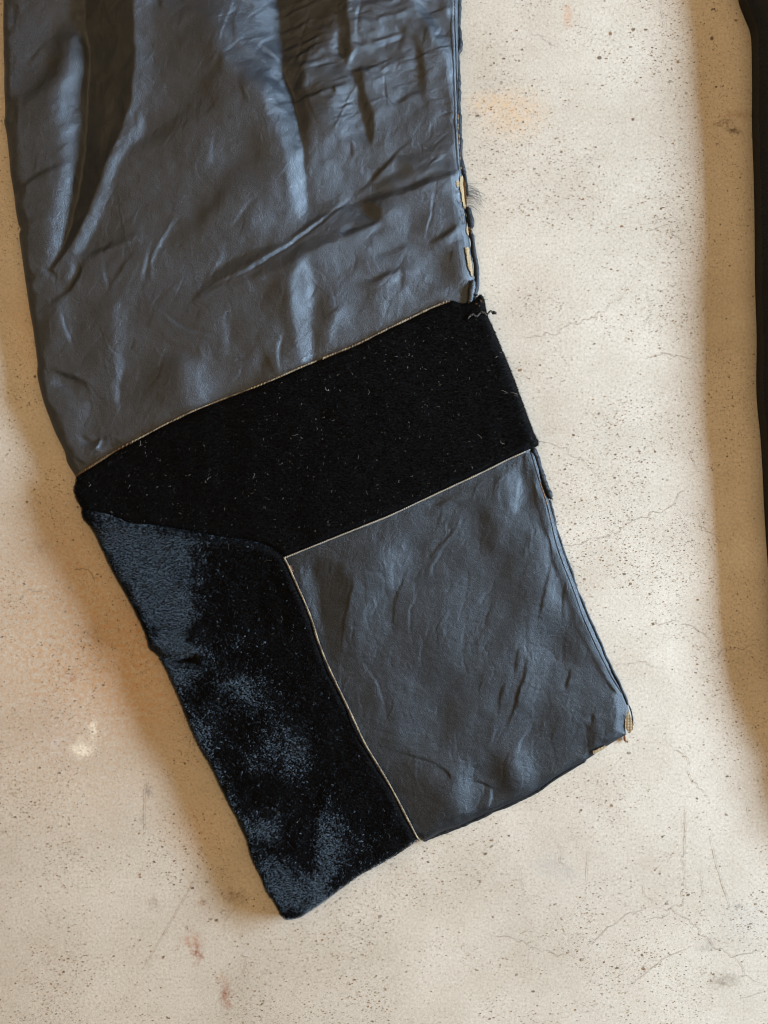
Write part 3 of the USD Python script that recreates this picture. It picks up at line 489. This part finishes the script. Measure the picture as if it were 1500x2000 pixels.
# cords along the velvet
def path3(pts, hfun, lift, step=2.0):
    p = smoothline(pts, 12); d = np.concatenate([[0], np.cumsum(np.linalg.norm(np.diff(p, axis=0), axis=1))]); t = np.arange(0, d[-1], step)
    q = np.stack([np.interp(t, d, p[:, 0]), np.interp(t, d, p[:, 1])], 1)
    return q, hfun(q[:, 0], q[:, 1]) + lift
def rope(pts, hfun, lift, r, pitch, strands=2, fat=1.0, a=0.0, b=1.0):
    q, z = path3(pts, hfun, lift, 1.2); i0, i1 = int(a * len(q)), int(b * len(q)); q, z = q[i0:i1], gaussian_filter(z, 3)[i0:i1]
    c = W(q[:, 0], q[:, 1], z, REF); t = np.gradient(c, axis=0); t /= np.linalg.norm(t, axis=1, keepdims=True)
    s = np.cross(t, [0, 0, 1.0]); n = np.cross(s, t); ph = np.arange(len(q)) * 1.2 / pitch * 2 * math.pi; out = []
    for k in range(strands):
        f = ph + 2 * math.pi * k / strands
        lm = 1 + .22 * gaussian_filter(np.random.default_rng(len(q) + k).normal(0, 3, len(q)), 5)
        out.append(tube(c + (r * S * lm)[:, None] * (np.cos(f)[:, None] * s + np.sin(f)[:, None] * n), r * S * 1.05 * lm, 6))
    return join(out)
H_all = lambda x, y: np.maximum(H_glazed(x, y), .001)
top_in = [(x, y - 1) for x, y in cord_top]
obj('edge_cord', rope(top_in, H_all, .0014, .9, 7.0, a=.16, b=.645), M_gold, SP, label='tarnished gold twisted cord along the top of the velvet band')
obj('edge_cord', rope(top_in, H_all, .0012, 1.2, 7.0, a=.66, b=.995), M_gold, SP, label='brighter gold twisted cord at the right end of the top edge')
obj('edge_cord', rope(top_in, H_all, .0012, 1.3, 9.0, a=0.01, b=.17), M_olddim, SP, label='dull brown cord at the left end of the top edge')
obj('edge_cord', rope([(x, y + 1.5) for x, y in cord_low], H_all, .0013, .9, 4.5, a=.01), M_silver, SP, label='pale ribbed cord along the lower edge of the velvet band')
obj('edge_cord', rope([(x + 1.5, y) for x, y in cord_side], H_all, .0024, 1.0, 6.5), M_gold, SP, label='tan twisted cord down the turned back velvet corner')

# right edges: rolled seam, stitches, worn spots
def strip(pts, r, zc, mat_, name, label, lump=.12, seed=3):
    p = smoothline(pts, 10); d_ = np.concatenate([[0], np.cumsum(np.linalg.norm(np.diff(p, axis=0), axis=1))]); t_ = np.arange(0, d_[-1] + .1, 1.6); p = np.stack([np.interp(t_, d_, p[:, 0]), np.interp(t_, d_, p[:, 1])], 1); g = np.random.default_rng(abs(seed + int(pts[0][1]))); rr = r * (1 + lump * gaussian_filter(g.normal(0, 3, len(p)), 4) + .10 * gaussian_filter(g.normal(0, 1.5, len(p)), 1)); p = p + np.stack([gaussian_filter(g.normal(0, 3, len(p)), 5), np.zeros(len(p))], 1)
    rr[:2] *= .6; rr[-2:] *= .6
    return obj(name, tube(W(p[:, 0], p[:, 1], np.maximum(zc, rr * S * .9), REF), rr * S, 12), mat_, SP, label=label)
strip([(896,-85),(896,0),(894,40),(899,70),(898,90),(893,108),(895,160),(896,210),(898,260),(900,310),(905,340)], 5.8, .0026, M_edge, 'rolled_seam', 'black rolled seam edge along the upper right side')
strip([(906,332),(911,352),(913,380)], 3.2, .0022, M_edge, 'rolled_seam', 'thin frayed stretch of seam beside the bare tan spot')
strip([(913,402),(917,415),(920,432),(919,444)], 6.0, .0028, M_edge, 'rolled_seam', 'short folded piece of seam edge')
strip([(918,446),(922,462),(925,485),(930,515),(932,540),(930,560),(927,578)], 5.2, .0028, M_edge, 'rolled_seam', 'black rolled seam edge above the velvet band')
strip([(922,548),(920,568),(917,590),(914,612)], 5.6, .0056, M_glazed, 'seam_tail', 'loose black cotton end of the seam lying on the velvet')
strip([(1041,874),(1053,905),(1062,936),(1072,962),(1077,975)], 6.0, .0026, M_edge, 'rolled_seam', 'black rolled edge at the top of the lining panel')
strip([(1074,976),(1082,1005),(1094,1050),(1110,1098),(1132,1158),(1152,1208),(1170,1248),(1190,1292),(1212,1338),(1226,1368),(1231,1380)], 3.1, .0020, M_edge, 'rolled_seam', 'black rolled edge down the lining panel', lump=.06)
strip([(1231,1380),(1237,1395),(1240,1410),(1239,1420)], 1.5, .0008, M_thread, 'rolled_seam', 'thin worn tip of the lining edge')
strip([(1222,1440),(1223,1447),(1225,1453)], 2.6, .0010, M_rust, 'thread_end', 'small brown thread end under the corner')
strip([(826,1647),(860,1634),(900,1619),(950,1597),(1000,1575),(1052,1550),(1088,1524),(1122,1504),(1150,1488)], 3.0, .0014, M_edge, 'hem_edge', 'folded hem along the lower right edge', lump=.2)
def patch(pts, lift, name, label=None, dome=.0001, flat=None):
    g2 = np.random.default_rng(int(pts[0][1])); p = np.array(Polygon(smoothline(pts + pts[:1], 6)).buffer(0).exterior.segmentize(1.2).coords)[:-1]
    p = Polygon(p + gaussian_filter(g2.normal(0, 1.0, p.shape), (.7, 0))).buffer(0); p = p if p.geom_type == 'Polygon' else max(p.geoms, key=lambda q: q.area)
    edge = cKDTree(np.array(p.exterior.segmentize(1.0).coords))
    hf = lambda x, y: np.maximum(H_all(x, y), .0008) + lift + dome * np.sqrt(np.clip(edge.query(np.stack([x, y], -1))[0] / 4, 0, 1))
    if flat: hf = lambda x, y: np.full(np.shape(x), flat) + .0003 * nz(x, y, 9, 66, 2)
    return obj(name, sheet(p, hf, 1.5, skirt=.0008, floor_z=.0003), M_tan, SP, label=label)
patch([(899,346),(904,342),(908,352),(911,380),(912,403),(907,404),(902,385),(898,365)], .0007, 'interfacing', 'long bare tan spot in the worn seam')
patch([(890,357),(897,355),(900,362),(893,366)], .0003, 'interfacing', 'tiny tan spot beside the seam')
patch([(911,443),(916,441),(921,449),(918,458),(912,455)], .0007, 'interfacing', 'small orange tan spot in the worn seam')
patch([(909,484),(915,484),(918,500),(922,515),(924,535),(922,541),(917,530),(911,510)], .0006, 'interfacing', 'narrow bare tan spot low in the worn seam')
patch([(1225,1392),(1228,1391),(1236,1408),(1239,1418),(1238,1428),(1232,1434),(1228,1428),(1223,1418)], .0004, 'interfacing', 'bare tan patch at the lower right corner', flat=.0027)
patch([(1158,1469),(1172,1462),(1184,1458),(1186,1461),(1176,1468),(1162,1474)], .0004, 'interfacing', 'frayed tan patch on the hem near the corner')
def dab(x, y, ang, l, r, lift):
    a = math.radians(ang); t = np.linspace(-.5, .5, 5); px, py = x + l * t * math.cos(a), y + l * t * math.sin(a)
    z = np.maximum(H_all(px, py), .001) + lift + .0004 * (1 - 4 * t * t)
    return tube(W(px, py, z, REF), r * S * np.sqrt(1.05 - (2 * t)**2 * .8), 6)
g = np.random.default_rng(8)
seam = smoothline([(886,-60),(886,40),(888,100),(890,160),(892,220),(894,270),(898,330)], 12)
seam = np.stack([np.interp(np.linspace(0, 1, 90), np.linspace(0, 1, len(seam)), seam[:, k]) for k in (0, 1)], 1)
parts = {0: [], 1: [], 2: []}
for i, (x, y) in enumerate(seam):
    k = 0 if y < 205 or g.uniform() < .62 else int(g.choice([1, 2]))
    parts[k].append(dab(x + 1.5, y, 70 + g.uniform(-25, 25), 4.6, 1.25 if k == 0 else 1.3, .0012))
lin_seam = smoothline([(1036,885),(1046,920),(1058,955),(1068,990),(1082,1050),(1096,1095),(1118,1150),(1140,1210),(1165,1265),(1192,1318),(1213,1352)], 12)
lin_seam = np.stack([np.interp(np.linspace(0, 1, 130), np.linspace(0, 1, len(lin_seam)), lin_seam[:, k]) for k in (0, 1)], 1)
for i, (x, y) in enumerate(lin_seam):
    k = 1 if (950 < y < 975 and g.uniform() < .7) else (1 if (900 < y < 1010 and g.uniform() < .12) else 0)
    parts[k].append(dab(x + .5, y, 68 + g.uniform(-15, 15), 5.2, 1.2 if k == 0 else 1.4, .0009))
for x, y in [(904,412),(906,420),(903,428),(908,436),(906,404),(900,395),(897,376)]: parts[int(g.choice([1, 2]))].append(dab(x, y, g.uniform(0, 180), 4, 1.2, .0010))
for x, y in [(569,1108),(571,1113),(567,1104)]: parts[1].append(dab(x, y, 20, 8, 1.3, .0008))
for x, y in [(929,596),(935,600),(932,606),(938,590)]: parts[1].append(dab(x, y, 60 + g.uniform(-30, 30), 5, .9, .0020))
for k, m_, lb in ((0, M_thread, 'black seam stitches'), (1, M_rust, 'rust brown stitches showing in the worn seam'), (2, M_tan, 'tan stitches showing in the worn seam')):
    if parts[k]: obj('seam_stitches', join(parts[k]), m_, SP, kind='stuff', label=lb)
# ravelled threads at the worn seam
st, wd = [], []
def hair(x, y, dx, dy, curl, l, w=.00005, z=.003):
    n = 9; t = np.linspace(0, 1, n); a0 = math.atan2(dy, dx); ang = a0 + curl * t**1.3
    px = x + np.concatenate([[0], np.cumsum(np.cos(ang[:-1]))]) * l / n; py = y + np.concatenate([[0], np.cumsum(np.sin(ang[:-1]))]) * l / n
    st.append(W(px, py, z * (1 - t * .7) + .0004, REF)); wd.extend(np.linspace(w, w * .5, n))
for i in range(44):
    y = g.uniform(358, 404); hair(910 + g.uniform(0, 2), y, 1, g.uniform(-.3, .05), g.uniform(.8, 1.9), g.uniform(24, 50), .00011)
for i in range(9): hair(911, g.uniform(352, 366), 1, -.15, g.uniform(-.1, .5), g.uniform(20, 40))
for i in range(12): hair(923, g.uniform(452, 464), 1, -.1, g.uniform(-.5, .8), g.uniform(9, 20), .00004)
for i in range(90):
    q = seam[int(g.integers(30, 90))]; hair(q[0] + g.uniform(-3, 10), q[1], g.uniform(-.6, 1), g.uniform(-1, 1), g.uniform(-2, 2), g.uniform(4, 11), .00005, .0036)
for i in range(110):
    y = g.uniform(335, 585); hair(np.interp(y, [335, 400, 500, 585], [901, 908, 920, 926]) + g.uniform(-3, 9), y, g.uniform(-.4, 1), g.uniform(-1, 1), g.uniform(-2, 2), g.uniform(5, 13), .00006, .0036)
for i in range(50): hair(g.uniform(925, 945), g.uniform(574, 606), g.uniform(-.3, 1), g.uniform(-1, .6), g.uniform(-2, 2), g.uniform(5, 12), .00006, .0085)
for i in range(30):
    q = lin_seam[int(g.integers(0, 125))] if True else None; hair(q[0] + g.uniform(0, 7), q[1], g.uniform(-.2, 1), g.uniform(-1, 1), g.uniform(-2, 2), g.uniform(4, 9), .00005, .0028)
for i in range(20): hair(g.uniform(1224, 1238), g.uniform(1395, 1440), g.uniform(-.2, 1), g.uniform(-1, 1), g.uniform(-2, 2), g.uniform(4, 11), .00005, .002)
for i in range(3): hair(930, 485 + 4 * i, .6, .8, .6, 26, .00004)
curves('ravelled_threads', st, wd, M_thread, SP, kind='stuff', label='fine black ravelled threads curling from the worn seam')
# thread tail with a knot across the upper right corner of the band
tp = [(913,624),(921,617),(930,620),(939,612),(949,616),(957,610),(964,613)]
tz = .0085
pp = smoothline(tp, 10); hz = np.linspace(.0086, .0072, len(pp))
c = W(pp[:, 0], pp[:, 1], hz, REF); th = np.arange(len(pp)) * .55
off = np.stack([np.zeros(len(pp)), np.cos(th), np.sin(th)], 1) * 2.0 * S
lumps = 1 + .3 * np.random.default_rng(4).normal(0, 1, len(pp)).clip(-1.5, 1.5)
kn = trimesh.creation.icosphere(2, 1.0); kv = np.array(kn.vertices) * (1 + .25 * nz(kn.vertices[:, 0] * 30, kn.vertices[:, 1] * 30, 22, 5, 2)[:, None])
kc = W(np.array([964.0]), np.array([612.5]), .0070, REF)[0]
obj('thread_tail', join([tube(c + off * .7, 1.15 * S * lumps, 6), tube(c - off * .7, 1.15 * S * lumps[::-1], 6), tube(c + off[::-1] * .5 + [0, -.0003, 0], .7 * S, 5)]), M_greythread, SP, label='grey twisted thread tail at the upper right corner of the band')
obj('thread_knot', (kv * np.array([4.8, 3.4, 3.6]) * S + kc, np.array(kn.faces)), M_thread, SP, label='dark knot at the tip of the thread tail')

# lint lying on the velvet
def lint(name, n, poly, hfun, m_, w, l0, l1, seed, label, extra=()):
    g = np.random.default_rng(seed); S_, Wd = [], []; x0, y0, x1, y1 = poly.bounds
    todo = list(extra)
    while len(todo) < n + len(extra):
        x, y = g.uniform(x0, x1), g.uniform(y0, y1)
        if poly.contains(Point(x, y)) and g.uniform() < .45 + .55 * float(nz(np.array([x]), np.array([y]), 90, seed)[0] + .3): todo.append((x, y, g.uniform(0, 180), l0 + (l1 - l0) * g.uniform()**3, g.normal(0, 1.3)))
    for x, y, a, l, curl in todo:
        t = np.linspace(0, 1, 6); an = math.radians(a) + curl * t; px = x + np.concatenate([[0], np.cumsum(np.cos(an[:-1]))]) * l / 6; py = y + np.concatenate([[0], np.cumsum(np.sin(an[:-1]))]) * l / 6
        z = float(hfun(np.array([x]), np.array([y]))[0]) + .00085 + .0002 * np.sin(t * 3)
        S_.append(W(px, py, z, REF)); Wd.extend([w] * 6)
    curves(name, S_, Wd, m_, kind='stuff', label=label, cat='lint')
lint('lint', 420, P_band.buffer(-8), h_band, M_lint, .00007, 1.5, 7.0, 61, 'pale specks and short fibres of lint scattered over the black velvet band',
     [(638,760,100,13,-2), (977,764,15,18,.5), (996,768,10,16,.3), (585,850,150,14,.8), (555,905,120,10,1.5), (930,850,20,16,1.0), (975,862,70,14,-1.5), (280,862,70,14,1.2), (655,822,130,8,1), (720,765,60,12,1.5), (500,925,80,14,1), (770,700,0,8,0), (1010,772,160,12,.4), (700,890,70,9,1)])
lint('lint', 420, P_band.buffer(-8), h_band, M_lintdim, .00007, 1.5, 6.0, 62, 'dim grey dust of fine lint all over the black velvet band')
lint('lint', 130, P_flap.buffer(-12), h_flap, M_lintdim, .00007, 2.0, 10.0, 63, 'sparse grey lint on the turned back velvet corner', [(450,1060,60,16,1.0), (552,1200,60,16,1.4), (575,1240,100,14,1), (588,1590,100,18,1.4), (520,1095,-20,18,.5)])

# ------------------------------------------------------------------ the dark garment at the right border, raised off the floor on its own folds
gp = [(1432,-90),(1438,-30),(1441,0),(1452,30),(1463,58),(1466,90),(1467,160),(1467,250),(1470,340),(1472,450),(1473,560),(1476,660),(1475,740),(1477,790),(1483,850),(1486,920),(1488,1000),(1492,1090),(1497,1180),(1503,1260),(1515,1330),(1545,1420),(1590,1500),(1700,1600),(1900,1640),(1900,-90)]
gp = [(x + 6 + max(0, (y - 850) * .02), y) for x, y in gp]
P_g = Polygon(smoothline(gp[:-1], 6).tolist() + [gp[-1]]).buffer(0)
gl_edge = np.array(LineString(smoothline(gp[:-3], 6)).segmentize(3).coords); gl_tree = cKDTree(gl_edge)
def h_g(x, y):
    d = gl_tree.query(np.stack([x, y], -1))[0]
    return .0085 + .0100 * np.sqrt(np.clip(d / 80, 0, 1)) + .0014 * nz(x, y, 90, 71, 2) * np.clip(d / 40, 0, 1) + .0018 * gl(x, y, [(1520, -60), (1500, 60), (1530, 300), (1545, 700)], 16)
REF = .003
obj('dark_garment', sheet(P_g, h_g, 6.0, skirt=0), M_dark, label='dark cloth of another garment cut off by the right border', cat='garment')

# stray fibres on the floor
def fibre(pts, m_, w, label):
    p = smoothline(pts, 6); curves('stray_fibre', [W(p[:, 0], p[:, 1], .0005)], [w] * len(p), m_, label=label, cat='fibre')
fibre([(146,1113),(160,1111),(172,1113),(180,1122),(186,1136)], M_thread, .00012, 'short dark curved hair on the floor left of the velvet corner')
fibre([(262,1318),(280,1312),(296,1304),(310,1294)], M_lint, .00012, 'pale thin fibre on the floor touching the left side of the velvet')
